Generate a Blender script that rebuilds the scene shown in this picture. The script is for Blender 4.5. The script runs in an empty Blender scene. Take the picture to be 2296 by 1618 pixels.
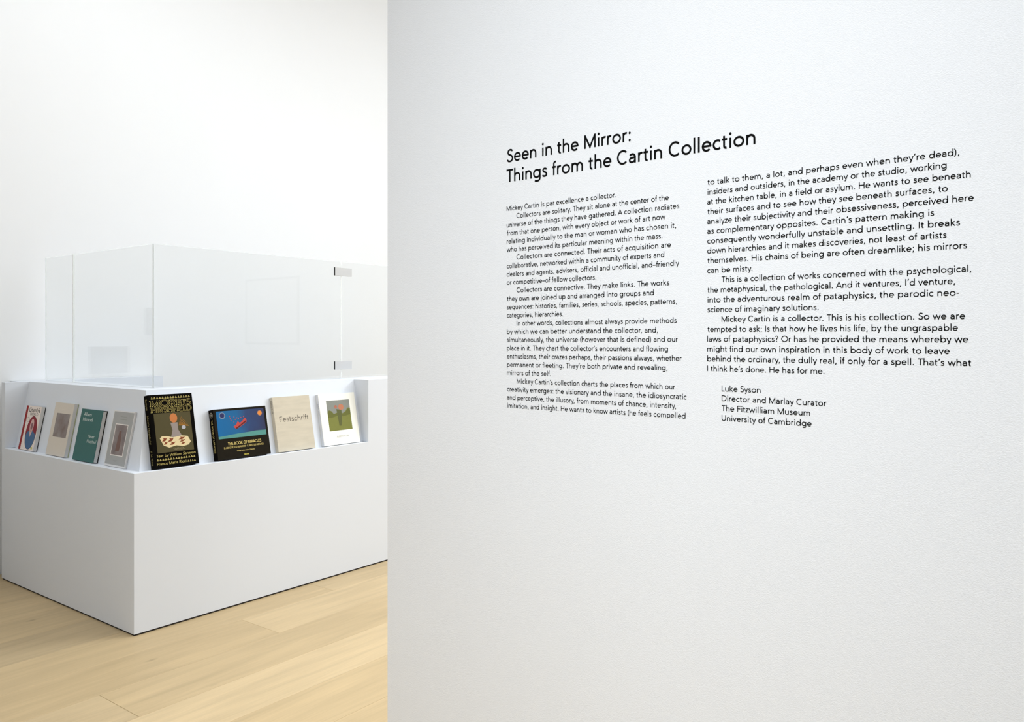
import bpy, math, random
from mathutils import Vector
random.seed(7)
scene = bpy.context.scene
col = scene.collection
# ------------------------------------------------------------------ camera (level, shifted lens)
FPX, CX, HY, HC = 1821.0, 1148.0, 757.0, 1.5          # focal length in px (of 2296), centre, horizon row, eye height
cam = bpy.data.cameras.new('camera')
cam.sensor_width = 36.0
cam.lens = 36.0 * FPX / 2296.0
cam.shift_y = (HY - 809.0) / 2296.0
cam.clip_start = 0.05
camo = bpy.data.objects.new('camera', cam)
col.objects.link(camo)
camo.location = (0, 0, HC)
camo.rotation_euler = (math.pi / 2, 0, 0)
scene.camera = camo
# desk frame: u runs along the desk's long side, v along its short side, origin at the front corner
DU = Vector((0.60620, 0.79531, 0)); DV = Vector((-0.79531, 0.60620, 0)); ZZ = Vector((0, 0, 1))
C0 = Vector((-1.8985, 4.0793, 0))
def P(u, v, z=0.0): return C0 + DU * u + DV * v + ZZ * z
YAW = math.atan2(DU.y, DU.x)
# ------------------------------------------------------------------ world, lights, exposure
world = bpy.data.worlds.new('world'); scene.world = world; world.use_nodes = True
world.node_tree.nodes['Background'].inputs[0].default_value = (1, 1, 1, 1)
world.node_tree.nodes['Background'].inputs[1].default_value = 0.0
vs = scene.view_settings
vs.view_transform = 'Standard'; vs.look = 'None'; vs.gamma = 1.0; vs.exposure = 0.035; vs.use_curve_mapping = False
def area(name, u, v, z, su, sv, power, target=None, spread=180, color=(0.93, 1.0, 1.07)):
    l = bpy.data.lights.new(name, 'AREA'); l.shape = 'RECTANGLE'; l.size = su; l.size_y = sv
    l.energy = power; l.color = color; l.spread = math.radians(spread)
    o = bpy.data.objects.new(name, l); col.objects.link(o); o.location = P(u, v, z)
    if target is None: o.rotation_euler = (0, 0, YAW)
    else: o.rotation_euler = (P(*target) - o.location).to_track_quat('-Z', 'Y').to_euler()
    return o
area('ceiling_light_east', 3.0, -2.2, 4.95, 3.4, 2.6, 116)
area('ceiling_light_desk', 0.2, 0.0, 4.95, 1.2, 1.2, 31)
area('ceiling_light_far', -3.0, 0.2, 4.95, 2.0, 1.6, 41)
area('wall_washer', -2.6, -3.4, 4.8, 0.6, 2.2, 50, (0.0, -3.0, 1.0), 75)
area('front_washer', -3.4, -6.8, 3.6, 1.6, 1.6, 13, (0.0, -3.2, 1.4), 100)
area('added_end_light', 6.3, -3.2, 4.1, 5.6, 1.4, 298, (0.0, -1.2, 1.2))  # unseen area light added to brighten from the end wall; no window there
scene.cycles.max_bounces = 12; scene.cycles.diffuse_bounces = 4; scene.cycles.transparent_max_bounces = 16
scene.cycles.sample_clamp_indirect = 6.0
# ------------------------------------------------------------------ materials
def lin(c):
    c = c / 255.0
    return c / 12.92 if c <= 0.04045 else ((c + 0.055) / 1.055) ** 2.4
def rgb(r, g, b): return (lin(r), lin(g), lin(b), 1.0)
def mat(name, color, rough=0.6, metal=0.0, spec=0.5, noise=None, bump=None):
    """noise=(scale, amount, stretch xyz) varies the colour; bump=(scale, strength, distance, stretch)"""
    m = bpy.data.materials.new(name); m.use_nodes = True; nt = m.node_tree; N = nt.nodes; Lk = nt.links
    b = N['Principled BSDF']; b.inputs['Base Color'].default_value = color
    b.inputs['Roughness'].default_value = rough; b.inputs['Metallic'].default_value = metal
    b.inputs['Specular IOR Level'].default_value = spec
    tc = N.new('ShaderNodeTexCoord')
    if noise:
        mp = N.new('ShaderNodeMapping'); mp.inputs['Scale'].default_value = noise[2]
        nz = N.new('ShaderNodeTexNoise'); nz.inputs['Scale'].default_value = noise[0]; nz.inputs['Detail'].default_value = 5
        mx = N.new('ShaderNodeMix'); mx.data_type = 'RGBA'
        a = noise[1]
        mx.inputs[6].default_value = tuple(c * (1 - a) for c in color[:3]) + (1,)
        mx.inputs[7].default_value = tuple(min(1, c * (1 + a)) for c in color[:3]) + (1,)
        Lk.new(tc.outputs['Object'], mp.inputs[0]); Lk.new(mp.outputs[0], nz.inputs['Vector'])
        Lk.new(nz.outputs['Fac'], mx.inputs[0]); Lk.new(mx.outputs[2], b.inputs['Base Color'])
    if bump:
        mp2 = N.new('ShaderNodeMapping'); mp2.inputs['Scale'].default_value = bump[3]
        n2 = N.new('ShaderNodeTexNoise'); n2.inputs['Scale'].default_value = bump[0]; n2.inputs['Detail'].default_value = 3
        bp = N.new('ShaderNodeBump'); bp.inputs['Strength'].default_value = bump[1]; bp.inputs['Distance'].default_value = bump[2]
        Lk.new(tc.outputs['Object'], mp2.inputs[0]); Lk.new(mp2.outputs[0], n2.inputs['Vector'])
        Lk.new(n2.outputs['Fac'], bp.inputs['Height']); Lk.new(bp.outputs[0], b.inputs['Normal'])
    return m
M_WALL = mat('white_wall_paint', (0.86, 0.86, 0.86, 1), 0.9, spec=0.2, noise=(2.0, 0.01, (1, 1, 1)))
M_ROLL = mat('rolled_wall_paint', (0.838, 0.844, 0.856, 1), 0.8, spec=0.25, noise=(3.0, 0.01, (1, 1, 1)), bump=(290, 0.36, 0.0028, (1, 1, 1.4)))
M_CEIL = mat('ceiling_paint', (0.85, 0.85, 0.85, 1), 0.95, spec=0.1, noise=(2.0, 0.01, (1, 1, 1)))
M_DESK = mat('white_desk_lacquer', (0.755, 0.782, 0.828, 1), 0.5, spec=0.3, noise=(1.5, 0.012, (1, 1, 1)))
M_GAP = mat('dark_recess', rgb(30, 22, 16), 0.9)
M_VINYL = mat('black_vinyl', rgb(15, 15, 15), 0.8, spec=0.05, noise=(8, 0.05, (1, 1, 1)))
M_STEEL = mat('satin_steel', (0.56, 0.56, 0.56, 1), 0.42, metal=0.0, noise=(30, 0.02, (1, 1, 8)))
M_DARK_REFL = mat('painted_dark_reflection', rgb(22, 22, 22), 0.6)  # black that stands in for the dark reflection on the hinge ends
M_SEAL_D = mat('grey_silicone', rgb(150, 152, 152), 0.4)
M_SEAL_L = mat('clear_silicone', rgb(250, 250, 250), 0.3)
def glass_mat():
    m = bpy.data.materials.new('clear_glass'); m.use_nodes = True; nt = m.node_tree; N = nt.nodes; N.clear()
    out = N.new('ShaderNodeOutputMaterial'); mix = N.new('ShaderNodeMixShader')
    tr = N.new('ShaderNodeBsdfTransparent'); tr.inputs[0].default_value = (0.975, 0.98, 0.978, 1)
    gl = N.new('ShaderNodeBsdfGlossy'); gl.inputs['Roughness'].default_value = 0.02; gl.inputs[0].default_value = (0.95, 0.95, 0.95, 1)
    ge = N.new('ShaderNodeNewGeometry'); dp = N.new('ShaderNodeVectorMath'); dp.operation = 'DOT_PRODUCT'
    ab = N.new('ShaderNodeMath'); ab.operation = 'ABSOLUTE'; on = N.new('ShaderNodeMath'); on.operation = 'SUBTRACT'; on.inputs[0].default_value = 1.0
    pw = N.new('ShaderNodeMath'); pw.operation = 'POWER'; pw.inputs[1].default_value = 5.0
    fr = N.new('ShaderNodeMath'); fr.operation = 'MULTIPLY_ADD'; fr.inputs[1].default_value = 0.96; fr.inputs[2].default_value = 0.04
    nt.links.new(ge.outputs['Normal'], dp.inputs[0]); nt.links.new(ge.outputs['Incoming'], dp.inputs[1]); nt.links.new(dp.outputs['Value'], ab.inputs[0])
    nt.links.new(ab.outputs[0], on.inputs[1]); nt.links.new(on.outputs[0], pw.inputs[0]); nt.links.new(pw.outputs[0], fr.inputs[0])
    nt.links.new(fr.outputs[0], mix.inputs[0]); nt.links.new(tr.outputs[0], mix.inputs[1]); nt.links.new(gl.outputs[0], mix.inputs[2])
    nt.links.new(mix.outputs[0], out.inputs[0])
    return m
M_GLASS = glass_mat()
def edge_mat():
    m = bpy.data.materials.new('glass_edge'); m.use_nodes = True; nt = m.node_tree; N = nt.nodes; N.clear()
    out = N.new('ShaderNodeOutputMaterial'); mix = N.new('ShaderNodeMixShader'); mix.inputs[0].default_value = 0.35
    tr = N.new('ShaderNodeBsdfTransparent'); tr.inputs[0].default_value = (0.97, 0.98, 0.97, 1)
    df = N.new('ShaderNodeBsdfTranslucent'); df.inputs[0].default_value = (0.93, 0.95, 0.94, 1)
    nt.links.new(tr.outputs[0], mix.inputs[1]); nt.links.new(df.outputs[0], mix.inputs[2]); nt.links.new(mix.outputs[0], out.inputs[0])
    return m
M_GEDGE = edge_mat()
def wood_mat():
    m = bpy.data.materials.new('pale_oak'); m.use_nodes = True; nt = m.node_tree; N = nt.nodes; L = nt.links
    b = N['Principled BSDF']; b.inputs['Roughness'].default_value = 0.48; b.inputs['Specular IOR Level'].default_value = 0.35
    tc = N.new('ShaderNodeTexCoord'); oi = N.new('ShaderNodeObjectInfo')
    add = N.new('ShaderNodeVectorMath'); add.operation = 'ADD'
    sc = N.new('ShaderNodeVectorMath'); sc.operation = 'SCALE'; sc.inputs[0].default_value = (37, 11, 5)
    L.new(oi.outputs['Random'], sc.inputs['Scale']); L.new(tc.outputs['Object'], add.inputs[0]); L.new(sc.outputs[0], add.inputs[1])
    mp = N.new('ShaderNodeMapping'); mp.inputs['Scale'].default_value = (0.9, 9, 1)
    L.new(add.outputs[0], mp.inputs[0])
    n1 = N.new('ShaderNodeTexNoise'); n1.inputs['Scale'].default_value = 1.6; n1.inputs['Detail'].default_value = 6; n1.inputs['Distortion'].default_value = 0.7
    mp2 = N.new('ShaderNodeMapping'); mp2.inputs['Scale'].default_value = (5, 130, 1)
    L.new(add.outputs[0], mp2.inputs[0])
    n2 = N.new('ShaderNodeTexNoise'); n2.inputs['Scale'].default_value = 1.2; n2.inputs['Detail'].default_value = 4
    L.new(mp.outputs[0], n1.inputs['Vector']); L.new(mp2.outputs[0], n2.inputs['Vector'])
    r1 = N.new('ShaderNodeMapRange'); r1.inputs[1].default_value = 0.25; r1.inputs[2].default_value = 0.75; r1.inputs[3].default_value = 0.86; r1.inputs[4].default_value = 1.10
    r2 = N.new('ShaderNodeMapRange'); r2.inputs[1].default_value = 0.3; r2.inputs[2].default_value = 0.7; r2.inputs[3].default_value = 0.96; r2.inputs[4].default_value = 1.03
    L.new(n1.outputs['Fac'], r1.inputs[0]); L.new(n2.outputs['Fac'], r2.inputs[0])
    mm = N.new('ShaderNodeMath'); mm.operation = 'MULTIPLY'; L.new(r1.outputs[0], mm.inputs[0]); L.new(r2.outputs[0], mm.inputs[1])
    # small knots
    vo = N.new('ShaderNodeTexVoronoi'); vo.inputs['Scale'].default_value = 1.0
    mp3 = N.new('ShaderNodeMapping'); mp3.inputs['Scale'].default_value = (1.3, 3.2, 1); L.new(add.outputs[0], mp3.inputs[0]); L.new(mp3.outputs[0], vo.inputs['Vector'])
    r3 = N.new('ShaderNodeMapRange'); r3.inputs[1].default_value = 0.012; r3.inputs[2].default_value = 0.05; r3.inputs[3].default_value = 0.72; r3.inputs[4].default_value = 1.0
    L.new(vo.outputs['Distance'], r3.inputs[0])
    m2 = N.new('ShaderNodeMath'); m2.operation = 'MULTIPLY'; L.new(mm.outputs[0], m2.inputs[0]); L.new(r3.outputs[0], m2.inputs[1])
    vm = N.new('ShaderNodeVectorMath'); vm.operation = 'SCALE'; L.new(oi.outputs['Color'], vm.inputs[0]); L.new(m2.outputs[0], vm.inputs['Scale'])
    L.new(vm.outputs[0], b.inputs['Base Color'])
    bp = N.new('ShaderNodeBump'); bp.inputs['Strength'].default_value = 0.12; bp.inputs['Distance'].default_value = 0.001
    L.new(n2.outputs['Fac'], bp.inputs['Height']); L.new(bp.outputs[0], b.inputs['Normal'])
    return m
M_WOOD = wood_mat()
# ------------------------------------------------------------------ mesh helpers
def mesh_obj(name, verts, faces, m, parent=None, mats=None, fmat=None):
    me = bpy.data.meshes.new(name); me.from_pydata([tuple(v) for v in verts], [], faces)
    for mm in (mats or [m]): me.materials.append(mm)
    if fmat:
        for i, k in enumerate(fmat): me.polygons[i].material_index = k
    me.update()
    o = bpy.data.objects.new(name, me); col.objects.link(o)
    if parent is not None: o.parent = parent
    return o
def bevel(o, w=0.002, seg=2):
    md = o.modifiers.new('bevel', 'BEVEL'); md.width = w; md.segments = seg; md.limit_method = 'ANGLE'; md.angle_limit = math.radians(40)
    return o
def empty(name, loc, label, cat, group=None):
    o = bpy.data.objects.new(name, None); col.objects.link(o); o.location = loc; o.empty_display_size = 0.1
    o['label'] = label; o['category'] = cat
    if group: o['group'] = group
    return o
BOXF = [(0, 3, 2, 1), (4, 5, 6, 7), (0, 1, 5, 4), (1, 2, 6, 5), (2, 3, 7, 6), (3, 0, 4, 7)]
def uvbox(name, u0, u1, v0, v1, z0, z1, m, parent=None, org=None, bev=0.0, **k):
    org = org if org is not None else Vector((0, 0, 0))
    vs_ = [P(u, v, z) - org for z in (z0, z1) for u, v in ((u0, v0), (u1, v0), (u1, v1), (u0, v1))]
    o = mesh_obj(name, vs_, BOXF, m, parent, **k)
    if bev: bevel(o, bev)
    return o
def prism(name, poly0, z0, poly1, z1, m, parent=None, org=None, bev=0.0):
    """loft between two (u,v) outlines, counter-clockwise seen from above in (u,v)"""
    org = org if org is not None else Vector((0, 0, 0))
    zz0 = z0 if callable(z0) else (lambda i: z0); zz1 = z1 if callable(z1) else (lambda i: z1)
    n = len(poly0)
    vs_ = [P(a, b, zz0(i)) - org for i, (a, b) in enumerate(poly0)] + [P(a, b, zz1(i)) - org for i, (a, b) in enumerate(poly1)]
    fs = [tuple(reversed(range(n))), tuple(range(n, 2 * n))] + [(i, (i + 1) % n, n + (i + 1) % n, n + i) for i in range(n)]
    o = mesh_obj(name, vs_, fs, m, parent)
    if bev: bevel(o, bev)
    return o
def struct(o): o['kind'] = 'structure'; return o
# ------------------------------------------------------------------ setting: floor, walls, ceiling
U0, U1, V0, V1, ZC = -6.0, 6.5, -8.0, 1.74, 5.0
fl = struct(uvbox('floor', U0, U1, V0, V1, -0.16, -0.012, M_GAP))
PW = 0.3225; VS = -0.2146
def plank(u0, u1, v0, v1, tone):
    g = 0.0007
    org = P((u0 + u1) / 2, (v0 + v1) / 2, 0)
    hu, hv = (u1 - u0) / 2 - g, (v1 - v0) / 2 - g
    c = 0.0008
    vs_ = [(-hu, -hv, -0.012), (hu, -hv, -0.012), (hu, hv, -0.012), (-hu, hv, -0.012),
           (-hu, -hv, -c), (hu, -hv, -c), (hu, hv, -c), (-hu, hv, -c),
           (-hu + c, -hv + c, 0), (hu - c, -hv + c, 0), (hu - c, hv - c, 0), (-hu + c, hv - c, 0)]
    fs = [(0, 3, 2, 1)] + [(a, b, b + 4, a + 4) for a, b in ((0, 1), (1, 2), (2, 3))] + [(3, 0, 4, 7)] + \
         [(4, 5, 9, 8), (5, 6, 10, 9), (6, 7, 11, 10), (7, 4, 8, 11), (8, 9, 10, 11)]
    o = mesh_obj('plank', vs_, fs, M_WOOD, fl)
    o.location = org; o.rotation_euler = (0, 0, YAW); o.color = tone
BASE = (0.575, 0.426, 0.236)
rows_known = {0: [0.4726], 1: [-0.4313], 2: [-2.6, 2.3], 3: [-1.6, 1.6], -1: [-1.9, 1.1], -2: [-0.9, 2.2], 4: [-0.2, 2.0]}
tones = {(0, 0): 0.93, (0, 1): 1.03, (1, 0): 0.95, (1, 1): 0.95, (2, 1): 1.10, (3, 1): 1.00, (-1, 1): 0.94, (-2, 1): 0.84, (-2, 0): 0.9}
k = int(math.ceil((VS - V0) / PW))
r = -7
while True:
    va, vb = VS - PW * r, VS - PW * (r + 1)      # row r lies between vb and va
    if va <= V0: break
    va_, vb_ = min(va, V1), max(vb, V0)
    if va_ - vb_ > 0.02:
        js = list(rows_known.get(r, [random.uniform(-1.5, 1.5)]))
        while js[0] - 2.4 > U0 + 0.6: js.insert(0, js[0] - random.uniform(2.2, 3.0))
        while js[-1] + 2.4 < U1 - 0.6: js.append(js[-1] + random.uniform(2.2, 3.0))
        first_known = None
        edges = [U0] + js + [U1]
        for i in range(len(edges) - 1):
            kn = None
            for q, jj in enumerate(rows_known.get(r, [])):
                if abs(edges[i + 1] - jj) < 1e-6: kn = q
                if abs(edges[i] - jj) < 1e-6: kn = q + 1
            t = tones.get((r, kn), random.uniform(0.92, 1.06)) if kn is not None else random.uniform(0.92, 1.06)
            wob = random.uniform(-0.03, 0.03)
            plank(edges[i], edges[i + 1], vb_, va_, (BASE[0] * t, BASE[1] * t * (1 - wob * 0.3), BASE[2] * t * (1 - wob), 1))
    r += 1
struct(uvbox('ceiling', U0, U1, V0, V1, ZC, ZC + 0.15, M_CEIL))
struct(uvbox('wall_back', U0, U1, V1, V1 + 0.15, -0.16, ZC + 0.15, M_WALL))
struct(uvbox('wall_front', U0, U1, V0 - 0.15, V0, -0.16, ZC + 0.15, M_WALL))
struct(uvbox('wall_left', U0 - 0.15, U0, V0 - 0.15, V1 + 0.15, -0.16, ZC + 0.15, M_WALL))
struct(uvbox('wall_right', U1, U1 + 0.15, V0 - 0.15, V1 + 0.15, -0.16, ZC + 0.15, M_WALL))
WU, WV = -0.0213, -1.835                        # the partition that carries the text: its face and its free end
part = struct(uvbox('wall_partition', WU, WU + 0.30, V0, WV, 0.0, ZC, M_ROLL))
# ------------------------------------------------------------------ reception desk
LIP, TOP, DIN = 0.8185, 1.2235, 0.344
LE, LB = 1.5535, 1.604          # left recess end, left wing end
RE, RR = 1.5755, 3.2            # right recess end, right wing end
RD0, RD1, DROP = 0.058, 0.140, 0.004
desk = empty('reception_desk', P(0, 0, 0), 'white lacquered L-shaped reception desk with a recessed book ledge and glass screens standing on it', 'desk')
O = P(0, 0, 0)
def Lpoly(d, d_in=DIN, lend=LB, rend=RR):
    return [(d, d), (rend, d), (rend, d_in), (d_in, d_in), (d_in, lend), (d, lend)]
G = 0.009
prism('plinth', Lpoly(0.004, DIN - 0.02, LB - 0.004, RR - 0.004), 0.0, Lpoly(0.004, DIN - 0.02, LB - 0.004, RR - 0.004), G, M_GAP, desk, O)['label'] = 'dark recessed plinth line under the desk'
# lower body with the ledge (outer edge at LIP, falling slightly towards the display panel)
def Lp(d, cut=0.0): return [(d, d), (RE, d), (RE, DIN), (DIN, DIN), (DIN, LE), (d, LE)]
v_, f_ = [], []
def addv(p, z): v_.append(P(p[0], p[1], z) - O); return len(v_) - 1
CH = 0.0022
rings = [(Lp(0.0), G), (Lp(0.0), LIP - CH), (Lp(CH), LIP), (Lp(RD0), LIP - DROP)]
ids = [[addv(p, z) for p in r_] for r_, z in rings]
f_.append(tuple(reversed(ids[0])))
for k_ in range(3):
    for i in range(6): f_.append((ids[k_][i], ids[k_][(i + 1) % 6], ids[k_ + 1][(i + 1) % 6], ids[k_ + 1][i]))
f_.append(tuple(ids[3]))
mesh_obj('base_cabinet', v_, f_, M_DESK, desk)
CAPT = 0.022
sl = (RD1 - RD0) / (TOP - (LIP - DROP))
dcap = RD1 - sl * CAPT
prism('display_panel', Lp(RD0), LIP - DROP, Lp(dcap), TOP - CAPT, M_DESK, desk, O)
prism('counter_top', Lp(dcap), TOP - CAPT, Lp(RD1), TOP, M_DESK, desk, O)
lp_ = [(0, LE), (DIN, LE), (DIN, LB), (0, LB)]
prism('end_panel', lp_, G, lp_, TOP, M_DESK, desk, O, 0.0006)
rp = [(RE, 0), (RR, 0), (RR, DIN), (RE, DIN)]
prism('end_panel', rp, G, rp, TOP + 0.001, M_DESK, desk, O)
uvbox('rear_panel', 0.10, 1.06, LB + 0.001, V1 - 0.004, 0.0, TOP, M_DESK, desk, O)
uvbox('work_surface', DIN, RR - 0.3, DIN, 0.86, 0.72, 0.75, M_DESK, desk, O, 0.001)
uvbox('work_surface', DIN, 0.86, 0.862, LB - 0.002, 0.72, 0.75, M_DESK, desk, O, 0.001)
# glass screens: one thing each side of the corner, hinged with steel clips
GU, GV, GT, GZ = 0.258, 0.280, 0.010, 2.0155
def pane(name, u0, u1, v0, v1, z0, z1, parent, org):
    vs_ = [P(u, v, z) - org for z in (z0, z1) for u, v in ((u0, v0), (u1, v0), (u1, v1), (u0, v1))]
    du, dv = u1 - u0, v1 - v0
    # thin faces are the polished edges
    if du < dv: fm = [1, 1, 1, 0, 1, 0]
    else: fm = [1, 1, 0, 1, 0, 1]
    return mesh_obj(name, vs_, BOXF, M_GLASS, parent, mats=[M_GLASS, M_GEDGE], fmat=fm)
gl = empty('glass_screen', P(GU, 0.9, TOP), 'clear frameless glass screen above the four-book side of the desk', 'glass screen', 'glass screens on the desk')
go = P(GU, 0.9, TOP)
pane('glass_pane', GU - GT / 2, GU + GT / 2, GV + GT / 2 + 0.001, 1.214, TOP, GZ, gl, go)
pane('glass_pane', GU - GT / 2, GU + GT / 2, 1.222, 1.600, TOP, GZ, gl, go)
uvbox('seal', GU - GT / 2 - 0.001, GU + GT / 2 + 0.001, 1.2145, 1.2215, TOP, GZ, M_SEAL_L, gl, go)
gr = empty('glass_screen', P(1.6, GV, TOP), 'clear frameless glass screen with steel hinges above the side with the black books', 'glass screen', 'glass screens on the desk')
go2 = P(1.6, GV, TOP)
pane('glass_pane', GU - GT / 2, 1.5860, GV - GT / 2, GV + GT / 2, TOP, GZ, gr, go2)
pane('glass_door', 1.5905, 2.7, GV - GT / 2, GV + GT / 2, TOP + 0.012, GZ, gr, go2)
uvbox('seal', GU - GT / 2 - 0.0026, GU - GT / 2 - 0.0002, GV - GT / 2 - 0.0018, GV - GT / 2 + 0.001, TOP, GZ, M_SEAL_D, gr, go2)
for zc in (1.946, 1.3145):
    uvbox('hinge', 1.521, 1.668, GV - GT / 2 - 0.0112, GV - GT / 2 - 0.0002, zc - 0.0275, zc + 0.0275, M_STEEL, gr, go2, 0.0006)
    h = [o for o in col.objects if o.name.startswith('hinge')][-1]
    uvbox('hinge_dark_reflection', 1.5195, 1.521, GV - GT / 2 - 0.0112, GV - GT / 2 - 0.0002, zc - 0.0275, zc + 0.0275, M_DARK_REFL, gr, go2)['label'] = 'dark end of the hinge'  # thin steel side of the hinge, its dark reflection put in as colour
# ------------------------------------------------------------------ single-line lettering engine
AP = math.pi / 180
def arc(cx, cy, rx, ry, a0, a1, n=None):
    n = n or max(4, int(abs(a1 - a0) / 18))
    return [(cx + rx * math.cos((a0 + (a1 - a0) * i / n) * AP), cy + ry * math.sin((a0 + (a1 - a0) * i / n) * AP)) for i in range(n + 1)]
def smooth(pts, n=4):
    out = []
    for i in range(len(pts) - 1):
        p0 = pts[max(i - 1, 0)]; p1 = pts[i]; p2 = pts[i + 1]; p3 = pts[min(i + 2, len(pts) - 1)]
        for j in range(n):
            t = j / n
            out.append(tuple(0.5 * ((2 * p1[k]) + (-p0[k] + p2[k]) * t + (2 * p0[k] - 5 * p1[k] + 4 * p2[k] - p3[k]) * t * t + (-p0[k] + 3 * p1[k] - 3 * p2[k] + p3[k]) * t ** 3) for k in (0, 1)))
    return out + [pts[-1]]
XH, CP, AS, DS, HW = 0.472, 0.708, 0.748, -0.205, 0.040
xt = XH + 0.009 - HW; xm = XH / 2; xr = XH / 2 + 0.009 - HW
S_l = [(.350, .388), (.285, .425), (.215, xt), (.140, .418), (.105, .355), (.140, .290), (.225, .245), (.310, .200), (.345, .125), (.305, .055), (.215, .031), (.130, .043), (.062, .092)]
S_c = [(.440, .595), (.365, .660), (.270, .678), (.160, .645), (.115, .545), (.155, .445), (.265, .385), (.380, .325), (.440, .205), (.390, .075), (.265, .030), (.150, .048), (.060, .130)]
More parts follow.
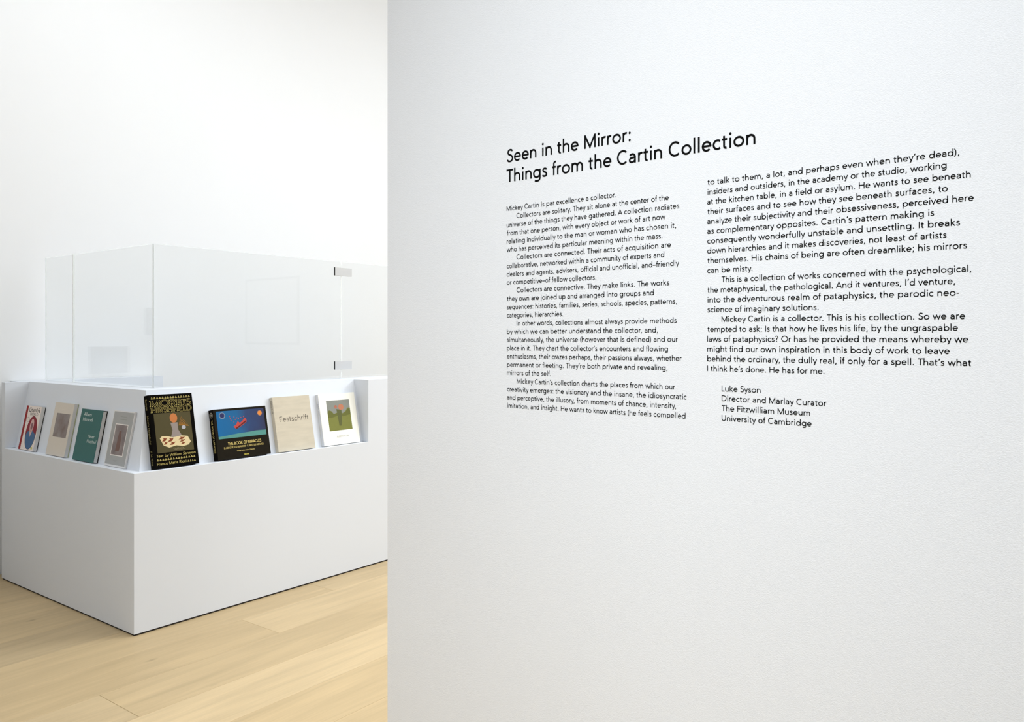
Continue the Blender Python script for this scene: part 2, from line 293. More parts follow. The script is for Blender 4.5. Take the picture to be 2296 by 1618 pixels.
FONT = {
 ' ': (.278, []), 'a': (.525, [arc(.245, .30, .165, xt - .30, 148, 0) + [(.410, 0)], [(.410, .268), (.27, .262)] + arc(.225, .148, .135, .114, 80, 290) + [(.355, .075), (.410, .150)]]),
 'b': (.630, [[(.11, 0), (.11, AS)], arc(.335, xm, .212, xr, 0, 360, 24)]),
 'c': (.480, [arc(.285, xm, .205, xr, 48, 312)]),
 'd': (.630, [[(.520, 0), (.520, AS)], arc(.295, xm, .212, xr, 0, 360, 24)]),
 'e': (.574, [[(.085, .243), (.494, .243)] + arc(.290, xm, .207, xr, 3, 318)]),
 'f': (.300, [[(.140, 0), (.140, .60)] + arc(.250, .60, .110, .112, 180, 72), [(.025, .434), (.275, .434)]]),
 'g': (.630, [[(.520, XH), (.520, -.03)] + arc(.310, -.03, .210, .148, 0, -135), arc(.295, xm, .212, xr, 0, 360, 24)]),
 'h': (.574, [[(.110, 0), (.110, AS)], arc(.287, .270, .177, xt - .27, 180, 0) + [(.464, 0)]]),
 'i': (.241, [[(.120, 0), (.120, XH)], ('dot', .120, .655)]),
 'j': (.241, [[(.120, XH), (.120, -.08)] + arc(.040, -.08, .080, .088, 0, -80), ('dot', .120, .655)]),
 'k': (.510, [[(.110, 0), (.110, AS)], [(.412, XH), (.140, .255)], [(.190, .275), (.450, 0)]]),
 'l': (.241, [[(.120, 0), (.120, AS)]]),
 'm': (.870, [[(.110, 0), (.110, XH)], arc(.272, .270, .162, xt - .27, 180, 0) + [(.434, 0)], arc(.597, .270, .162, xt - .27, 180, 0) + [(.759, 0)]]),
 'n': (.574, [[(.110, 0), (.110, XH)], arc(.287, .270, .177, xt - .27, 180, 0) + [(.464, 0)]]),
 'o': (.611, [arc(.3055, xm, .222, xr, 0, 360, 24)]),
 'p': (.630, [[(.110, DS), (.110, XH)], arc(.335, xm, .212, xr, 0, 360, 24)]),
 'q': (.630, [[(.520, DS), (.520, XH)], arc(.295, xm, .212, xr, 0, 360, 24)]),
 'r': (.352, [[(.110, 0), (.110, XH)], arc(.260, .270, .150, xt - .27, 180, 66)]),
 's': (.426, [smooth(S_l)]),
 't': (.340, [[(.140, .600), (.140, .130)] + arc(.235, .130, .095, .099, 180, 292), [(.020, .434), (.295, .434)]]),
 'u': (.574, [[(.464, 0), (.464, XH)], [(.110, XH), (.110, .20)] + arc(.287, .200, .177, .20 - .031, 180, 360)]),
 'v': (.481, [[(.040, XH), (.2405, .02), (.441, XH)]]),
 'w': (.759, [[(.040, XH), (.205, .03), (.380, XH - .03), (.555, .03), (.720, XH)]]),
 'x': (.463, [[(.040, 0), (.423, XH)], [(.040, XH), (.423, 0)]]),
 'y': (.463, [[(.036, XH), (.240, .030)], [(.432, XH), (.225, -.080)] + arc(.120, -.055, .112, .112, -20, -95)]),
 'z': (.426, [[(.050, .434), (.360, .434), (.060, .038), (.380, .038)]]),
 'A': (.685, [[(.050, 0), (.3425, .690), (.635, 0)], [(.150, .205), (.535, .205)]]),
 'B': (.611, [[(.115, 0), (.115, CP)], [(.115, .670), (.310, .670)] + arc(.310, .525, .155, .145, 90, -90) + [(.115, .380)], [(.310, .380)] + arc(.330, .209, .180, .171, 90, -90) + [(.115, .038)]]),
 'C': (.704, [arc(.385, .354, .305, .324, 46, 314)]),
 'D': (.741, [[(.115, 0), (.115, CP)], [(.115, .670), (.330, .670)] + arc(.330, .354, .330, .316, 90, -90) + [(.115, .038)]]),
 'E': (.556, [[(.115, 0), (.115, CP)], [(.115, .670), (.500, .670)], [(.115, .370), (.470, .370)], [(.115, .038), (.510, .038)]]),
 'F': (.519, [[(.115, 0), (.115, CP)], [(.115, .670), (.480, .670)], [(.115, .360), (.450, .360)]]),
 'G': (.760, [arc(.400, .354, .315, .324, 46, 300) + [(.640, .120), (.640, .330), (.430, .330)]]),
 'H': (.741, [[(.115, 0), (.115, CP)], [(.626, 0), (.626, CP)], [(.115, .370), (.626, .370)]]),
 'I': (.250, [[(.125, 0), (.125, CP)]]),
 'J': (.480, [[(.350, CP), (.350, .20)] + arc(.200, .200, .150, .165, 0, -150)]),
 'K': (.630, [[(.115, 0), (.115, CP)], [(.540, CP), (.150, .370)], [(.220, .400), (.590, 0)]]),
 'L': (.463, [[(.115, CP), (.115, .038), (.445, .038)]]),
 'M': (.870, [[(.115, 0), (.115, CP)], [(.755, 0), (.755, CP)], [(.128, CP - .05), (.435, .055), (.742, CP - .05)]]),
 'N': (.778, [[(.115, 0), (.115, CP)], [(.663, 0), (.663, CP)], [(.128, CP - .05), (.650, .05)]]),
 'O': (.852, [arc(.426, .354, .350, .324, 0, 360, 28)]),
 'P': (.574, [[(.115, 0), (.115, CP)], [(.115, .670), (.320, .670)] + arc(.320, .500, .185, .170, 90, -90) + [(.115, .330)]]),
 'R': (.611, [[(.115, 0), (.115, CP)], [(.115, .670), (.310, .670)] + arc(.310, .505, .185, .165, 90, -90) + [(.115, .340)], [(.300, .340), (.520, 0)]]),
 'S': (.519, [smooth(S_c)]),
 'T': (.540, [[(.270, 0), (.270, CP)], [(.025, .670), (.515, .670)]]),
 'U': (.685, [[(.110, CP), (.110, .26)] + arc(.3425, .26, .2325, .229, 180, 360) + [(.575, CP)]]),
 'V': (.640, [[(.040, CP), (.320, .02), (.600, CP)]]),
 'W': (.980, [[(.040, CP), (.270, .03), (.490, CP - .03), (.710, .03), (.940, CP)]]),
 'Y': (.611, [[(.040, CP), (.305, .310), (.305, 0)], [(.305, .310), (.570, CP)]]),
 '.': (.278, [('dot', .139, .050)]), ',': (.278, [[(.165, .085), (.095, -.110)]]),
 ':': (.278, [('dot', .139, .050), ('dot', .139, .415)]), ';': (.278, [('dot', .150, .415), [(.165, .085), (.095, -.110)]]),
 '\u2019': (.240, [[(.170, .720), (.095, .530)]]), '-': (.310, [[(.045, .250), (.265, .250)]]), '\u2013': (.500, [[(.010, .250), (.490, .250)]]),
 '(': (.270, [arc(.42, .300, .310, .50, 125, 235)]), ')': (.270, [arc(-.15, .300, .310, .50, -55, 55)]),
 '?': (.470, [smooth([(.070, .600), (.130, .660), (.225, .678), (.330, .645), (.365, .560), (.330, .470), (.250, .400), (.222, .330), (.220, .210)]), ('dot', .220, .050)]),
 '\u00b7': (.300, [('dot', .150, .300)]),
}
def stroke(verts, faces, pts, w, X):
    """pts centreline -> strip of quads with mitred joints; X maps (x,y) to 3D"""
    pts = [p for i, p in enumerate(pts) if i == 0 or math.dist(p, pts[i - 1]) > 1e-4 or (i == len(pts) - 1 and len(pts) > 4 and math.dist(p, pts[0]) < 1e-4)]
    n = len(pts); closed = n > 3 and math.dist(pts[0], pts[-1]) < 1e-6
    if closed: pts = pts[:-1]; n -= 1
    dirs = []
    for i in range(n if closed else n - 1):
        a, b = pts[i], pts[(i + 1) % n]; l = math.dist(a, b) or 1e-9
        dirs.append(((b[0] - a[0]) / l, (b[1] - a[1]) / l))
    base = len(verts)
    for i in range(n):
        if closed: d0, d1 = dirs[i - 1], dirs[i]
        else: d0 = dirs[max(i - 1, 0)]; d1 = dirs[min(i, n - 2)]
        nx, ny = -(d0[1] + d1[1]), d0[0] + d1[0]
        l = math.hypot(nx, ny) or 1e-9; nx /= l; ny /= l
        c = max(nx * -d1[1] + ny * d1[0], 0.35)
        k = w / 2 / c
        verts.append(X(pts[i][0] + nx * k, pts[i][1] + ny * k)); verts.append(X(pts[i][0] - nx * k, pts[i][1] - ny * k))
    for i in range(n if closed else n - 1):
        a = base + 2 * i; b = base + 2 * ((i + 1) % n)
        faces.append((a, a + 1, b + 1, b))
def disc(verts, faces, x, y, r, X, n=12):
    base = len(verts)
    for i in range(n): verts.append(X(x + r * math.cos(2 * math.pi * i / n), y + r * math.sin(2 * math.pi * i / n)))
    faces.append(tuple(range(base, base + n)))
KERN = {('T', 'h'): -.02, ('T', 'e'): -.06, ('W', 'O'): -.02, ('r', '.'): -.05, ('y', ','): -.05, ('y', '.'): -.05, ('f', '.'): -.03, ('r', ','): -.05, ('\u2019', 's'): -.03, ('F', 'r'): -.03, ('A', 'L'): 0}
def twidth(s, track=0.0):
    w = 0; first = True
    for i, ch in enumerate(s):
        w += FONT[ch][0] + track + (KERN.get((s[i - 1], ch), 0) if i else 0)
    return w
def bounds(s):
    """ink start and end of a line in font units"""
    def ink(ch):
        xs = []
        for st in FONT[ch][1]:
            if st[0] == 'dot': xs += [st[1] - .055, st[1] + .055]
            else: xs += [p[0] for p in st]
        lo, hi = min(xs), max(xs)
        return lo - (HW if ch not in 'T' else 0), hi + (HW if ch not in 'tfrT' else 0)
    return ink(s[0])[0], twidth(s) - FONT[s[-1]][0] + ink(s[-1])[1]
def text_geo(verts, faces, s, X, w=0.084, dotr=0.056, serif=0.0, slant=0.0):
    x = 0
    for i, ch in enumerate(s):
        if i: x += KERN.get((s[i - 1], ch), 0)
        XX = (lambda a, b, x=x: X(x + a + slant * b, b))
        for st in FONT[ch][1]:
            if st[0] == 'dot': disc(verts, faces, st[1], st[2], dotr * w / 0.084, XX)
            else:
                stroke(verts, faces, st, w, XX)
                if serif:
                    for (e, f) in ((st[0], st[1]), (st[-1], st[-2])):
                        if abs(e[0] - f[0]) < 0.35 * abs(e[1] - f[1]) and (e[1] < 0.01 or e[1] > XH - 0.01):
                            yy = e[1] + (w * .25 if e[1] < .01 else -w * .25)
                            stroke(verts, faces, [(e[0] - serif, yy), (e[0] + serif, yy)], w * .5, XX)
        x += FONT[ch][0]
# ------------------------------------------------------------------ wall text
def wall_point(px, py):
    """the point of the partition face that the reference pixel shows (used only to take the layout's measures)"""
    d = Vector(((px - CX) / FPX, 1.0, -(py - HY) / FPX))
    o = Vector((0, 0, HC)) - C0
    t = (WU - o.dot(DU)) / d.dot(DU)
    p = o + d * t
    return p.dot(DV), p.z                       # v, z on the wall
def line_obj(s, x0, x1, yb, slope, xref, parent, porg, ssize, w=0.093, letters=False):
    """one line of lettering between two measured ends; ssize = metres per font unit (height)"""
    v0, z0 = wall_point(x0, yb + slope * (x0 - xref)); v1, z1 = wall_point(x1, yb + slope * (x1 - xref))
    b0, b1 = bounds(s)
    A = -(v1 - v0)                              # wall reads towards -v
    kx = A / (b1 - b0); kz = (z1 - z0) / (b1 - b0)
    def X(a, b):
        v = v0 - kx * (a - b0); z = z0 + kz * (a - b0) + ssize * b
        p = C0 + DU * (WU - 0.0006) + DV * v + ZZ * z
        return p - porg
    if letters:                                 # large letters: each cut letter is a part
        x = 0
        for i, ch in enumerate(s):
            if i: x += KERN.get((s[i - 1], ch), 0)
            if ch != ' ':
                vs_, fs = [], []
                text_geo(vs_, fs, ch, (lambda a, b, x=x: X(x + a, b)), w)
                mesh_obj('letter', vs_, fs, M_VINYL, parent)
            x += FONT[ch][0]
    else:
        vs_, fs = [], []
        text_geo(vs_, fs, s, X, w)
        mesh_obj('text_line', vs_, fs, M_VINYL, parent)
    return kx / ssize
def s1(y): return 0.0617 - 0.000429 * (913.4 - y)
def s2(y): return 0.01827 - 0.0003477 * (809.8 - y)
col1 = [("Mickey Cartin is par excellence a collector.", 1381.2), (">Collectors are solitary. They sit alone at the center of the", 1499.5),
 ("universe of the things they have gathered. A collection radiates", 1523.0), ("from that one person, with every object or work of art now", 1492),
 ("relating individually to the man or woman who has chosen it,", 1516), ("who has perceived its particular meaning within the mass.", 1486.2),
 (">Collectors are connected. Their acts of acquisition are", 1504.5), ("collaborative, networked within a community of experts and", 1489.4),
 ("dealers and agents, advisers, official and unofficial, and\u2013friendly", 1522.6), ("or competitive\u2013of fellow collectors.", 1337.4),
 (">Collectors are connective. They make links. The works", 1500.8), ("they own are joined up and arranged into groups and", 1466),
 ("sequences: histories, families, series, schools, species, patterns,", 1518), ("categories, hierarchies.", 1262.9),
 (">In other words, collections almost always provide methods", 1517.3), ("by which we can better understand the collector, and,", 1475.2),
 ("simultaneously, the universe (however that is defined) and our", 1519.7), ("place in it. They chart the collector\u2019s encounters and flowing", 1497.7),
 ("enthusiasms, their crazes perhaps, their passions always, whether", 1528.3), ("permanent or fleeting. They\u2019re both private and revealing,", 1496.7),
 ("mirrors of the self.", 1235.2), (">Mickey Cartin\u2019s collection charts the places from which our", 1513.7),
 ("creativity emerges: the visionary and the insane, the idiosyncratic", 1539.9), ("and perceptive, the illusory, from moments of chance, intensity,", 1515.7),
 ("imitation, and insight. He wants to know artists (he feels compelled", 1537)]
col2 = [("to talk to them, a lot, and perhaps even when they\u2019re dead),", 2151.2), ("insiders and outsiders, in the academy or the studio, working", 2122.4),
 ("at the kitchen table, in a field or asylum. He wants to see beneath", 2176.5), ("their surfaces and to see how they see beneath surfaces, to", 2124.9),
 ("analyze their subjectivity and their obsessiveness, perceived here", 2183.3), ("as complementary opposites. Cartin\u2019s pattern making is", 2094.7),
 ("consequently wonderfully unstable and unsettling. It breaks", 2152.6), ("down hierarchies and it makes discoveries, not least of artists", 2122.4),
 ("themselves. His chains of being are often dreamlike; his mirrors", 2168.2), ("can be misty.", 1688),
 (">This is a collection of works concerned with the psychological,", 2177.8), ("the metaphysical, the pathological. And it ventures, I\u2019d venture,", 2141.6),
 ("into the adventurous realm of pataphysics, the parodic neo-", 2151.2), ("science of imaginary solutions.", 1836.2),
 (">Mickey Cartin is a collector. This is his collection. So we are", 2164.1), ("tempted to ask: Is that how he lives his life, by the ungraspable", 2147.7),
 ("laws of pataphysics? Or has he provided the means whereby we", 2171), ("might find our own inspiration in this body of work to leave", 2129.3),
 ("behind the ordinary, the dully real, if only for a spell. That\u2019s what", 2177.3), ("I think he\u2019s done. He has for me.", 1849.4)]
sig = [("Luke Syson", 1705.3), ("Director and Marlay Curator", 1852.7), ("The Fitzwilliam Museum", 1816.4), ("University of Cambridge", 1819.7)]
def wall_empty(px, py, label):
    v, z = wall_point(px, py); loc = C0 + DU * (WU - 0.0006) + DV * v + ZZ * z
    return empty('wall_lettering', loc, label, 'lettering'), loc
zpitch = 18.36 / FPX * 0
def scale_at(px):                                # metres of height per reference pixel on the wall there
    return abs(wall_point(px, 700)[1] - wall_point(px, 701)[1])
BODY = 10.75 / 0.708 * scale_at(1137.0)
HEAD = 28.4 / 0.708 * scale_at(1144.0)
RAT = []
e, eo = wall_empty(1136, 420, 'large black two-line exhibition heading at the top of the white text wall')
line_obj("Seen in the Mirror:", 1136.6, 1415.5, 363.8, s1(363.5), 1138.6, e, eo, HEAD, 0.100, True)
line_obj("Things from the Cartin Collection", 1136.0, 1693.5, 407.7, s1(407.7), 1143.9, e, eo, HEAD, 0.100, True)
e, eo = wall_empty(1136, 920, 'narrow first column of small black text, directly below the heading')
for i, (s, xr_) in enumerate(col1):
    y = 472.8 + 18.36 * i; xl = 1136.3 + 0.04 * i
    if s[0] == '>': s = s[1:]; xl = 1158.2 + 0.04 * i
    RAT.append(line_obj(s, xl, xr_, y, s1(y), 1137.1, e, eo, BODY))
e, eo = wall_empty(1586, 840, 'second column of small black text, beginning higher than the first')
for i, (s, xr_) in enumerate(col2):
    y = 414.5 + 21.95 * i; xl = 1586.0
    if s[0] == '>': s = s[1:]; xl = 1618.0
    RAT.append(line_obj(s, xl, xr_, y, s2(y), 1587.2, e, eo, BODY))
e, eo = wall_empty(1618, 960, 'four-line black signature block below the second text column')
for i, (s, xr_) in enumerate(sig):
    RAT.append(line_obj(s, 1618.2, xr_, 876.8 + 21.97 * i, s2(876.8 + 21.97 * i), 1619.6, e, eo, BODY))
print('text aspect ratios', ['%.2f' % q for q in RAT])
# ------------------------------------------------------------------ books
TH = math.atan(sl); ST, CT = math.sin(TH), math.cos(TH)
PRN = {}
def ink(r, g, b, rough=0.5):
    kx = (r, g, b)
    if kx not in PRN: PRN[kx] = mat('print_%d_%d_%d' % kx, rgb(r, g, b), rough, spec=0.15, noise=(40, 0.06, (1, 1, 1)))
    return PRN[kx]
M_PAGES = mat('page_edges', rgb(214, 212, 210), 0.9, noise=(6, 0.08, (1, 1, 300)))
class Book:
    def __init__(self, side, a0, a1, h, t, label, cover, back=None, spine=None, hard=True, pages=M_PAGES, bt=None):
        """side 'R': on the long wing, a0<a1 along u.  side 'L': on the short wing, a0>a1 along v (read towards -v)."""
        self.w, self.h, self.t = abs(a1 - a0), h, t
        if side == 'R': W = DU; B = DV
        else: W = -DV; B = DU
        self.W, self.H, self.N = W, B * ST + ZZ * CT, -B * CT + ZZ * ST
        # rests with its back lower edge on the ledge and leans on the display panel
        d0 = RD0 - 0.0015
        for _ in range(6):
            db = d0; zb = LIP - DROP / RD0 * db + 0.0006
            d0 = RD0 + sl * (zb - (LIP - DROP)) - 0.0012
        df = db - CT * t; zf = zb + ST * t
        base = P(a0, 0, 0) if side == 'R' else P(0, a0, 0)
        self.org = base + B * df + ZZ * zf
        self.root = empty('book', self.org, label, 'book', 'books on the desk ledge')
        ct = 0.0028 if hard else 0.0008; ov = 0.0035 if hard else 0.0
        self.ct = ct; bt = bt or ct
        spine = spine or cover; back = back or cover
        self.box('front_cover', 0, self.w, 0, h, -ct, 0, cover, 0.0008)
        self.box('back_cover', 0, self.w, 0, h, -t, -t + bt, back, 0.0006)
        self.box('spine', 0, ct, 0, h, -t + ct, -ct, spine)
        self.box('page_block', ct, self.w - ov, ov, h - ov, -t + bt, -ct, pages)
    def pt(self, x, y, n=0.0): return self.W * x + self.H * y + self.N * n
    def box(self, name, x0, x1, y0, y1, n0, n1, m, bev=0.0):
        vs_ = [self.pt(x, y, n) for n in (n0, n1) for x, y in ((x0, y0), (x1, y0), (x1, y1), (x0, y1))]
        o = mesh_obj(name, vs_, BOXF, m, self.root)
        if bev: bevel(o, bev)
        return o
    def poly(self, name, pts, m, lay=1):
        """flat print on the cover; pts in cover fractions (x right, y down from the top)"""
        vs_ = [self.pt(x * self.w, (1 - y) * self.h, 0.00012 * lay) for x, y in pts]
        return mesh_obj(name, vs_, [tuple(range(len(vs_)))], m, self.root)
    def rect(self, name, x0, y0, x1, y1, m, lay=1): return self.poly(name, [(x0, y1), (x1, y1), (x1, y0), (x0, y0)], m, lay)
    def oval(self, name, cx, cy, rx, ry, m, lay=1, a0=0, a1=360, n=28):
        pts = [(cx + rx * math.cos((a0 + (a1 - a0) * i / n) * AP), cy - ry * math.sin((a0 + (a1 - a0) * i / n) * AP)) for i in range(n if a1 - a0 == 360 else n + 1)]
        return self.poly(name, pts, m, lay)
    def text(self, s, x0, x1, yb, cap, m, lay=2, w=0.084, serif=0.0, slant=0.0, name='lettering'):
        """s between fractions x0..x1 with its baseline at yb and capital height cap (fractions of h)"""
        b0, b1 = bounds(s); kx = (x1 - x0) * self.w / (b1 - b0); ky = cap * self.h / CP
        X = lambda a, b: self.pt(x0 * self.w + kx * (a - b0), (1 - yb) * self.h + ky * b, 0.00012 * lay)
        vs_, fs = [], []
        text_geo(vs_, fs, s, X, w, serif=serif, slant=slant)
        return mesh_obj(name, vs_, fs, m, self.root)
    def spine_text(self, s, y0, y1, m, size=0.5, w=0.1):
        """reads downwards on the spine"""
        b0, b1 = bounds(s); k = (y1 - y0) * self.h / (b1 - b0); ky = self.t * size / CP
        def X(a, b):
            d = -self.t / 2 + ky * (b - CP / 2)
            return self.W * -0.0003 + self.H * ((1 - y0) * self.h - k * (a - b0)) + self.N * d
        vs_, fs = [], []
        text_geo(vs_, fs, s, X, w)
        return mesh_obj('spine_lettering', vs_, fs, m, self.root)
    def strokes(self, name, lines, wd, m, lay=3):
        vs_, fs = [], []
        X = lambda a, b: self.pt(a * self.w, (1 - b) * self.h, 0.00012 * lay)
        for l in lines: stroke(vs_, fs, l, wd, X)
        return mesh_obj(name, vs_, fs, m, self.root)
GOLD, BLK = ink(184, 168, 98), mat('black_print', rgb(10, 8, 6), 0.7, spec=0.03)
M_BLK = mat('black_book_cloth', rgb(10, 8, 6), 0.7, spec=0.03, noise=(60, 0.15, (1, 1, 1)))
# --- tall black book with gold ornament
b = Book('R', 0.121, 0.371, 0.385, 0.039, 'tall black hardback with gold lettering and an olive picture, next to the desk corner', M_BLK)
def ornament_row(b, x0, x1, y, n, hgt, m):
    vs_, fs = [], []
    X = lambda a, c: b.pt(a * b.w, (1 - c) * b.h, 0.00024)
    for i in range(n):
        cx = x0 + (x1 - x0) * (i + .5) / n; r = (x1 - x0) / n * 0.20
        k = b.w / b.h
        for dx, dy in ((-r * .95, .3 * hgt), (r * .95, .3 * hgt), (0, -.28 * hgt)):
            base = len(vs_)
            for q in range(8): vs_.append(X(cx + dx + r * 1.0 * math.cos(q * math.pi / 4), y + dy + r * k * 1.0 * math.sin(q * math.pi / 4)))
            fs.append(tuple(range(base, base + 8)))
    return mesh_obj('gold_ornament', vs_, fs, m, b.root)
ornament_row(b, 0.055, 0.955, 0.045, 15, 0.026, GOLD)
for s, yb, cap in (("MORRIS", 0.163, 0.084), ("HIRSHFIELD", 0.246, 0.072)):
    x0, x1 = (0.05, 0.955)
    b.text(s, x0, x1, yb, cap, GOLD, 2, 0.150 if s[0] == 'M' else 0.165, serif=0.15)
    b.text(s, x0, x1, yb, cap, BLK, 3, 0.085 if s[0] == 'M' else 0.095, serif=0.0)
b.rect('cover_picture', 0.09, 0.257, 0.915, 0.797, ink(80, 72, 42), 1)
CRM, RST, LAV, ORG = ink(226, 206, 160), ink(132, 64, 34), ink(150, 138, 132), ink(214, 140, 40)
# plain stand-in shapes in the picture's colours
b.poly('picture_shape', [(.44, .40), (.60, .40), (.60, .50), (.68, .60), (.42, .60), (.47, .50)], LAV, 2)
b.oval('picture_shape', 0.52, 0.335, 0.085, 0.065, ink(196, 120, 66), 2)
b.strokes('picture_shape', [[(.62 + .01 * i, .445), (.70 + .022 * i, .325 + .019 * i)] for i in range(8)], 0.0032, ORG, 2)
b.oval('picture_shape', 0.73, 0.475, 0.05, 0.026, ink(180, 180, 188), 2)
b.poly('picture_shape', [(.17, .60), (.22, .57), (.34, .575), (.46, .60), (.66, .585), (.80, .60), (.86, .68), (.80, .72), (.68, .735), (.52, .715), (.36, .735), (.24, .70)], CRM, 3)
b.strokes('picture_shape', [[(.44 + .03 * i, .745), (.50 + .03 * i, .775)] for i in range(8)], 0.0016, CRM, 3)
for x, y, rx, ry in ((.27, .62, .06, .025), (.29, .67, .05, .018), (.41, .63, .07, .025), (.44, .68, .07, .020), (.66, .62, .08, .018), (.67, .655, .07, .016), (.68, .69, .06, .014)):
    b.poly('picture_shape', [(x - rx, y + ry), (x - rx * .3, y - ry * .2), (x - rx * .5, y - ry), (x + rx * .4, y - ry * .6), (x + rx, y - ry), (x + rx * .5, y + ry * .5), (x, y + ry)], RST, 4)
b.text("Text by William Saroyan", 0.055, 0.935, 0.852, 0.036, GOLD, 2, 0.105, serif=0.06, slant=0.18)
ornament_row(b, 0.05, 0.93, 0.888, 15, 0.024, GOLD)
b.text("Franco Maria Ricci", 0.055, 0.71, 0.958, 0.036, GOLD, 2, 0.105, serif=0.07)
ornament_row(b, 0.73, 0.93, 0.945, 4, 0.024, GOLD)
b.spine_text("Saroyan", 0.05, 0.20, ink(150, 138, 84), 0.40)
b.spine_text("Morris Hirshfield", 0.28, 0.66, ink(150, 138, 84), 0.40)
b.spine_text("F M Ricci", 0.76, 0.95, ink(150, 138, 84), 0.40)
# --- wide dark book, blue picture
M_BROWN = mat('black_brown_cover', rgb(31, 27, 19), 0.6, spec=0.05, noise=(50, 0.12, (1, 1, 1)))
b = Book('R', 0.484, 0.828, 0.283, 0.043, 'wide dark hardback with a blue picture above small gold capitals', M_BROWN, spine=M_BLK)
def sky_mat():
    m = bpy.data.materials.new('blue_print'); m.use_nodes = True; nt = m.node_tree; N = nt.nodes; L = nt.links
    bs = N['Principled BSDF']; bs.inputs['Roughness'].default_value = 0.55; bs.inputs['Specular IOR Level'].default_value = 0.1
    tc = N.new('ShaderNodeTexCoord'); dt = N.new('ShaderNodeVectorMath'); dt.operation = 'DOT_PRODUCT'; dt.inputs[1].default_value = DU
    nz = N.new('ShaderNodeTexNoise'); nz.inputs['Scale'].default_value = 14; nz.inputs['Detail'].default_value = 5
    ad = N.new('ShaderNodeMath'); ad.operation = 'MULTIPLY_ADD'; ad.inputs[1].default_value = 0.14
    rp_ = N.new('ShaderNodeValToRGB')
    L.new(tc.outputs['Object'], dt.inputs[0]); L.new(tc.outputs['Object'], nz.inputs['Vector']); L.new(nz.outputs['Fac'], ad.inputs[0]); L.new(dt.outputs['Value'], ad.inputs[2])
    L.new(ad.outputs[0], rp_.inputs[0]); L.new(rp_.outputs[0], bs.inputs['Base Color'])
    el = rp_.color_ramp.elements
    el[0].position = 0.05; el[0].color = rgb(28, 104, 160); el[1].position = 0.40; el[1].color = rgb(54, 58, 88)
    x = el.new(0.22); x.color = rgb(38, 98, 146); x = el.new(0.29); x.color = rgb(52, 70, 110)
    return m
b.rect('cover_picture', 0.05, 0.045, 0.955, 0.592, sky_mat(), 1)
b.poly('picture_shape', [(.05, .592), (.955, .592), (.955, .495), (.75, .492), (.60, .505), (.40, .515), (.20, .535), (.05, .545)], ink(86, 146, 138), 2)
b.oval('picture_shape', 0.155, 0.135, 0.056, 0.066, ink(120, 140, 160), 2); b.oval('picture_shape', 0.155, 0.132, 0.041, 0.049, ink(44, 44, 92), 3)
b.oval('picture_shape', 0.870, 0.140, 0.045, 0.054, ink(180, 130, 96), 2); b.oval('picture_shape', 0.870, 0.140, 0.034, 0.041, ink(228, 136, 52), 3)
RED, DRD = ink(190, 70, 62), ink(96, 34, 30)
b.poly('picture_shape', [(.345, .37), (.40, .33), (.43, .27), (.47, .31), (.52, .27), (.57, .21), (.60, .24), (.595, .30), (.50, .365), (.39, .43)], RED, 2)
b.poly('picture_shape', [(.375, .405), (.46, .355), (.53, .30), (.585, .265), (.59, .295), (.50, .355), (.40, .425)], DRD, 3)
for x, y in ((.29, .16), (.30, .20), (.31, .24), (.37, .18), (.39, .23), (.45, .22), (.36, .28), (.50, .20), (.42, .20), (.55, .19)):
    b.oval('picture_shape', x, y, .008, .011, RED, 3, n=8)
GLD2 = ink(226, 204, 122)
b.text("THE BOOK OF MIRACLES", 0.205, 0.835, 0.728, 0.056, GLD2, 2, 0.11, serif=0.08)
b.text("EL LIBRO DE LOS MILAGROS \u00b7 IL LIBRO DEI MIRACOLI", 0.125, 0.880, 0.792, 0.034, GLD2, 2, 0.10, serif=0.06)
b.text("Till-Holger Borchert \u00b7 Joshua P. Waterman", 0.355, 0.690, 0.868, 0.024, GLD2, 2, 0.11)
b.text("TASCHEN", 0.478, 0.575, 0.955, 0.025, ink(226, 210, 90), 2, 0.16)
b.spine_text("THE BOOK OF MIRACLES", 0.20, 0.85, GLD2, 0.30)
vs_, fs = [], []
stroke(vs_, fs, arc(0, 0, 0.0135, 0.0135, 0, 360, 20), 0.004, lambda a, c: b.W * -0.0003 + b.H * (0.895 * b.h + c) + b.N * (-b.t / 2 + a))
disc(vs_, fs, 0, 0, 0.007, lambda a, c: b.W * -0.0003 + b.H * (0.895 * b.h + c) + b.N * (-b.t / 2 + a))
mesh_obj('spine_roundel', vs_, fs, ink(150, 142, 124), b.root)
# --- cloth book
M_LINEN = mat('oatmeal_linen', rgb(206, 196, 176), 0.85, noise=(9, 0.13, (1, 1, 5)), bump=(600, 0.25, 0.0005, (1, 1, 1)))
b = Book('R', 0.893, 1.166, 0.330, 0.028, 'oatmeal linen hardback with one grey sans-serif word across it', M_LINEN)
b.text("Festschrift", 0.125, 0.905, 0.458, 0.098, ink(96, 88, 78), 2, 0.082)
b.spine_text("Festschrift", 0.06, 0.30, ink(110, 102, 92), 0.5)
# --- white book
M_CREAM = mat('cream_white_cover', rgb(248, 246, 236), 0.5, noise=(5, 0.01, (1, 1, 1)))
b = Book('R', 1.239, 1.537, 0.328, 0.025, 'cream white book with a green landscape picture, furthest along the ledge', M_CREAM, spine=mat('pale_grey_spine', rgb(222, 223, 226), 0.5))
b.rect('cover_picture', 0.19, 0.135, 0.825, 0.728, ink(124, 126, 62), 1)
b.poly('picture_shape', [(.19, .36), (.24, .32), (.30, .34), (.36, .40), (.48, .37), (.60, .40), (.68, .37), (.75, .30), (.825, .30), (.825, .135), (.19, .135)], ink(138, 140, 132), 2)
b.poly('picture_shape', [(.19, .46), (.30, .47), (.45, .44), (.62, .46), (.825, .43), (.825, .31), (.74, .33), (.68, .38), (.60, .405), (.48, .375), (.36, .405), (.30, .345), (.24, .325), (.19, .365)], ink(104, 106, 50), 3)
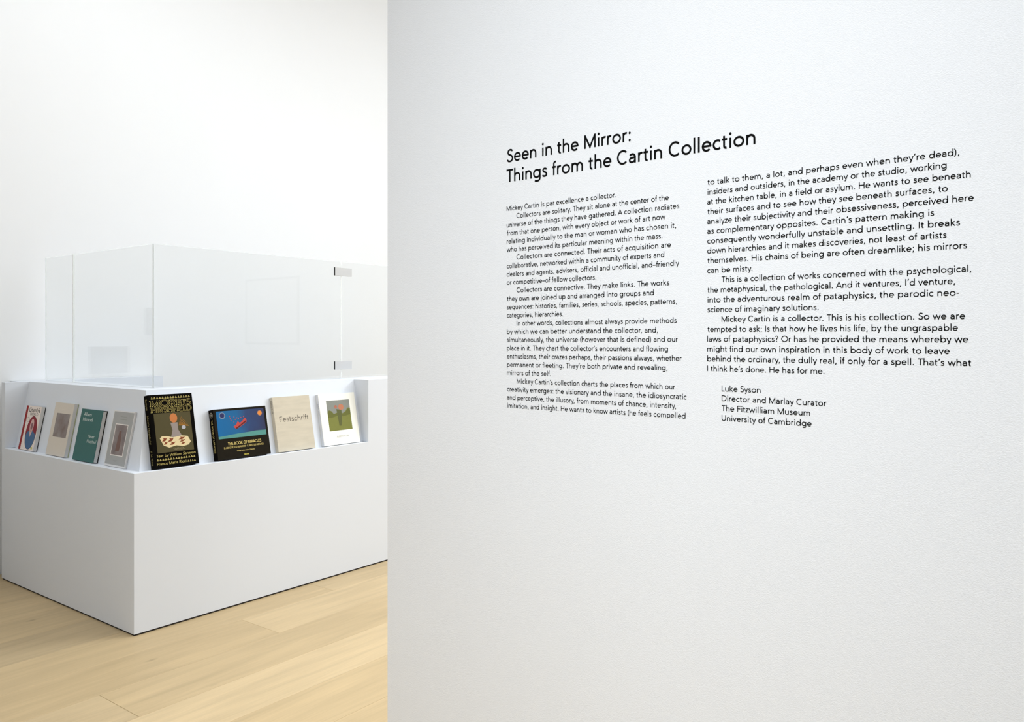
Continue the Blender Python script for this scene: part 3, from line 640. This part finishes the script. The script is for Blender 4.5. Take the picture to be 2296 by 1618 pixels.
b.oval('picture_shape', .575, .275, .075, .06, ink(190, 124, 94), 4); b.oval('picture_shape', .43, .265, .040, .035, ink(176, 112, 90), 4)
b.poly('picture_shape', [(.44, .31), (.58, .33), (.57, .46), (.53, .64), (.47, .64), (.46, .46)], ink(96, 98, 56), 4)
b.text("ALBERT YORK", 0.36, 0.705, 0.862, 0.034, ink(168, 166, 154), 2, 0.10, serif=0.05)
b.spine_text("ALBERT YORK", 0.18, 0.40, ink(170, 172, 176), 0.35)
# --- short wing, from the wall end to the corner
M_COMIC = mat('cream_comic_cover', rgb(238, 224, 214), 0.45, noise=(6, 0.02, (1, 1, 1)))
b = Book('L', 1.451, 1.246, 0.268, 0.024, 'cream paperback with a red strip and a red oval, beside the wall end', M_COMIC, back=M_BLK, hard=False, bt=0.004)
b.rect('red_strip', 0.0, 0.0, 0.135, 1.0, ink(150, 34, 34), 1)
INK = ink(34, 30, 30)
b.text("Crumb\u2019s", 0.21, 0.93, 0.135, 0.095, INK, 2, 0.12, slant=0.1)
b.text("WORLD", 0.32, 0.85, 0.215, 0.062, INK, 2, 0.09)
b.oval('cover_picture', .62, .60, .345, .378, ink(60, 24, 30), 1); b.oval('cover_picture', .62, .60, .330, .368, ink(140, 38, 50), 2)
b.oval('picture_shape', .62, .60, .330, .368, ink(74, 108, 146), 3, 195, 345)
b.poly('picture_shape', [(.36, .60), (.50, .56), (.74, .56), (.90, .62), (.935, .70), (.305, .70)], ink(74, 108, 146), 3)
b.oval('picture_shape', .60, .44, .125, .150, ink(212, 176, 170), 4)
b.poly('picture_shape', [(.50, .55), (.70, .55), (.60, .70)], ink(212, 176, 170), 4)
b.oval('picture_shape', .60, .46, .07, .085, ink(140, 100, 104), 5)
b.strokes('cover_bubble', [arc(.27, .315, .105, .052, 0, 360, 20)], 0.008, ink(150, 140, 136), 3)
b.oval('yellow_spot', .87, .935, .05, .032, ink(206, 200, 96), 5)
b = Book('L', 1.0765, 0.8405, 0.306, 0.024, 'beige paperback with a murky brown rectangular picture', mat('beige_cover', rgb(216, 206, 192), 0.55, noise=(5, 0.015, (1, 1, 1))), back=ink(186, 190, 150), hard=False, bt=0.005)
def murk(name, a, c):
    m = mat(name, rgb(*a), 0.5); nt = m.node_tree; N = nt.nodes; L = nt.links
    tc = N.new('ShaderNodeTexCoord'); nz = N.new('ShaderNodeTexNoise'); nz.inputs['Scale'].default_value = 16; nz.inputs['Detail'].default_value = 4
    rp_ = N.new('ShaderNodeValToRGB'); rp_.color_ramp.elements[0].position = .3; rp_.color_ramp.elements[1].position = .7
    rp_.color_ramp.elements[0].color = rgb(*a); rp_.color_ramp.elements[1].color = rgb(*c)
    L.new(tc.outputs['Object'], nz.inputs['Vector']); L.new(nz.outputs['Fac'], rp_.inputs[0]); L.new(rp_.outputs[0], N['Principled BSDF'].inputs['Base Color'])
    return m
b.rect('cover_picture', 0.185, 0.200, 0.885, 0.650, murk('brown_print', (118, 98, 92), (150, 142, 138)), 1)
b.strokes('small_lettering', [[(.25, .122), (.54, .122)]], 0.003, ink(232, 222, 206), 2)
b = Book('L', 0.7385, 0.4945, 0.286, 0.026, 'teal green hardback with white serif lettering in two places', mat('teal_cover', rgb(56, 104, 100), 0.5, spec=0.2, noise=(8, 0.03, (1, 1, 1))), back=M_BLK)
WHT = ink(226, 236, 230)
b.text("Albers", 0.155, 0.52, 0.135, 0.066, WHT, 2, 0.075, serif=0.05); b.text("Morandi", 0.150, 0.62, 0.232, 0.066, WHT, 2, 0.075, serif=0.05)
b.text("Never", 0.545, 0.83, 0.545, 0.062, WHT, 2, 0.07, serif=0.05, slant=0.15); b.text("Finished", 0.525, 0.94, 0.640, 0.062, WHT, 2, 0.07, serif=0.05, slant=0.15)
b = Book('L', 0.407, 0.187, 0.297, 0.010, 'thin grey booklet with a white-framed dusky picture, last before the corner', mat('pale_booklet_edge', rgb(226, 224, 222), 0.5), hard=False)
b.rect('cover_print', 0.03, 0.02, 0.975, 0.965, mat('grey_print', rgb(166, 166, 164), 0.5, noise=(10, 0.10, (1, 1, 1))), 1)
b.rect('picture_border', 0.20, 0.235, 0.80, 0.805, ink(236, 230, 224), 2)
b.rect('cover_picture', 0.225, 0.252, 0.775, 0.788, murk('dusky_print', (112, 98, 98), (150, 138, 134)), 3)
b.poly('picture_shape', [(.44, .36), (.54, .36), (.58, .50), (.60, .62), (.58, .72), (.40, .72), (.42, .56)], ink(122, 96, 88), 4)
b.strokes('small_lettering', [[(.36, .105), (.66, .105)], [(.34, .155), (.68, .155)]], 0.0055, ink(138, 144, 132), 2)
b.strokes('small_lettering', [[(.38, .885), (.60, .885)], [(.44, .905), (.54, .905)]], 0.0035, ink(150, 150, 148), 2)
# ------------------------------------------------------------------ framed pictures on the walls behind the camera (seen as faint reflections in the glass)
def mirror_hit(px, py, plane, w):
    """where the reflection at the reference pixel comes from: plane 'u' or 'v' (glass) and the wall w it lands on"""
    d = Vector(((px - CX) / FPX, 1.0, -(py - HY) / FPX)); o = Vector((0, 0, HC)) - C0
    du, dv, dz = d.dot(DU), d.dot(DV), d.z; ou, ov, oz = o.dot(DU), o.dot(DV), o.z
    if plane == 'u':                            # short-side glass: the ray goes on to the back wall left of the desk
        t = (GU - ou) / du; pu, pv, pz = GU, ov + dv * t, oz + dz * t; du = -du
        s = (w - pv) / dv; return pu + du * s, pz + dz * s
    t = (GV - ov) / dv; pu, pv, pz = ou + du * t, GV, oz + dz * t; dv = -dv   # long-side glass: on to the end wall
    s = (w - pu) / du; return pv + dv * s, pz + dz * s
def frame(axis, w, a0, a1, z0, z1, label, art):
    """a frame on the wall at v = w (axis 'v') or u = w (axis 'u'), on the room side of it"""
    a0, a1 = sorted((a0, a1)); z0, z1 = sorted((z0, z1)); d = 0.03; f = 0.035; w -= 0.001
    def B_(n, x0, x1, y0, y1, t, m):
        if axis == 'v': uvbox(n, x0, x1, w - t, w, y0, y1, m, e, org)
        else: uvbox(n, w - t, w, x0, x1, y0, y1, m, e, org)
    org = P((a0 + a1) / 2, w, z0) if axis == 'v' else P(w, (a0 + a1) / 2, z0)
    e = empty('framed_picture', org, label, 'picture')
    fm = mat('frame_wood', rgb(150, 146, 140), 0.5)
    for x0, x1, y0, y1 in ((a0, a1, z0, z0 + f), (a0, a1, z1 - f, z1), (a0, a0 + f, z0 + f, z1 - f), (a1 - f, a1, z0 + f, z1 - f)):
        B_('frame_rail', x0, x1, y0, y1, d, fm)
    B_('picture_sheet', a0 + f, a1 - f, z0 + f, z1 - f, d * 0.6, art)
GREYP = mat('grey_artwork', rgb(150, 150, 150), 0.8, noise=(3, 0.1, (1, 1, 1)))
PALEP = mat('pale_artwork', rgb(226, 226, 224), 0.8, noise=(3, 0.05, (1, 1, 1)))
a = mirror_hit(200, 777, 'u', V1); c = mirror_hit(284, 835, 'u', V1)
print('mirror', a, c, mirror_hit(325, 690, 'u', V1), mirror_hit(352, 750, 'u', V1), mirror_hit(553, 627, 'v', U1), mirror_hit(672, 773, 'v', U1))
frame('v', V1, a[0], c[0], a[1], c[1], 'low wide grey framed picture on the back wall, faintly mirrored in the glass', GREYP)
a = mirror_hit(325, 690, 'u', V1); c = mirror_hit(352, 750, 'u', V1)
frame('v', V1, a[0], c[0], a[1], c[1], 'small upright grey framed picture on the back wall past the desk', GREYP)
a = mirror_hit(553, 627, 'v', U1); c = mirror_hit(672, 773, 'v', U1)
frame('u', U1, a[0], c[0], a[1], c[1], 'pale framed picture on the end wall beyond the partition', PALEP)
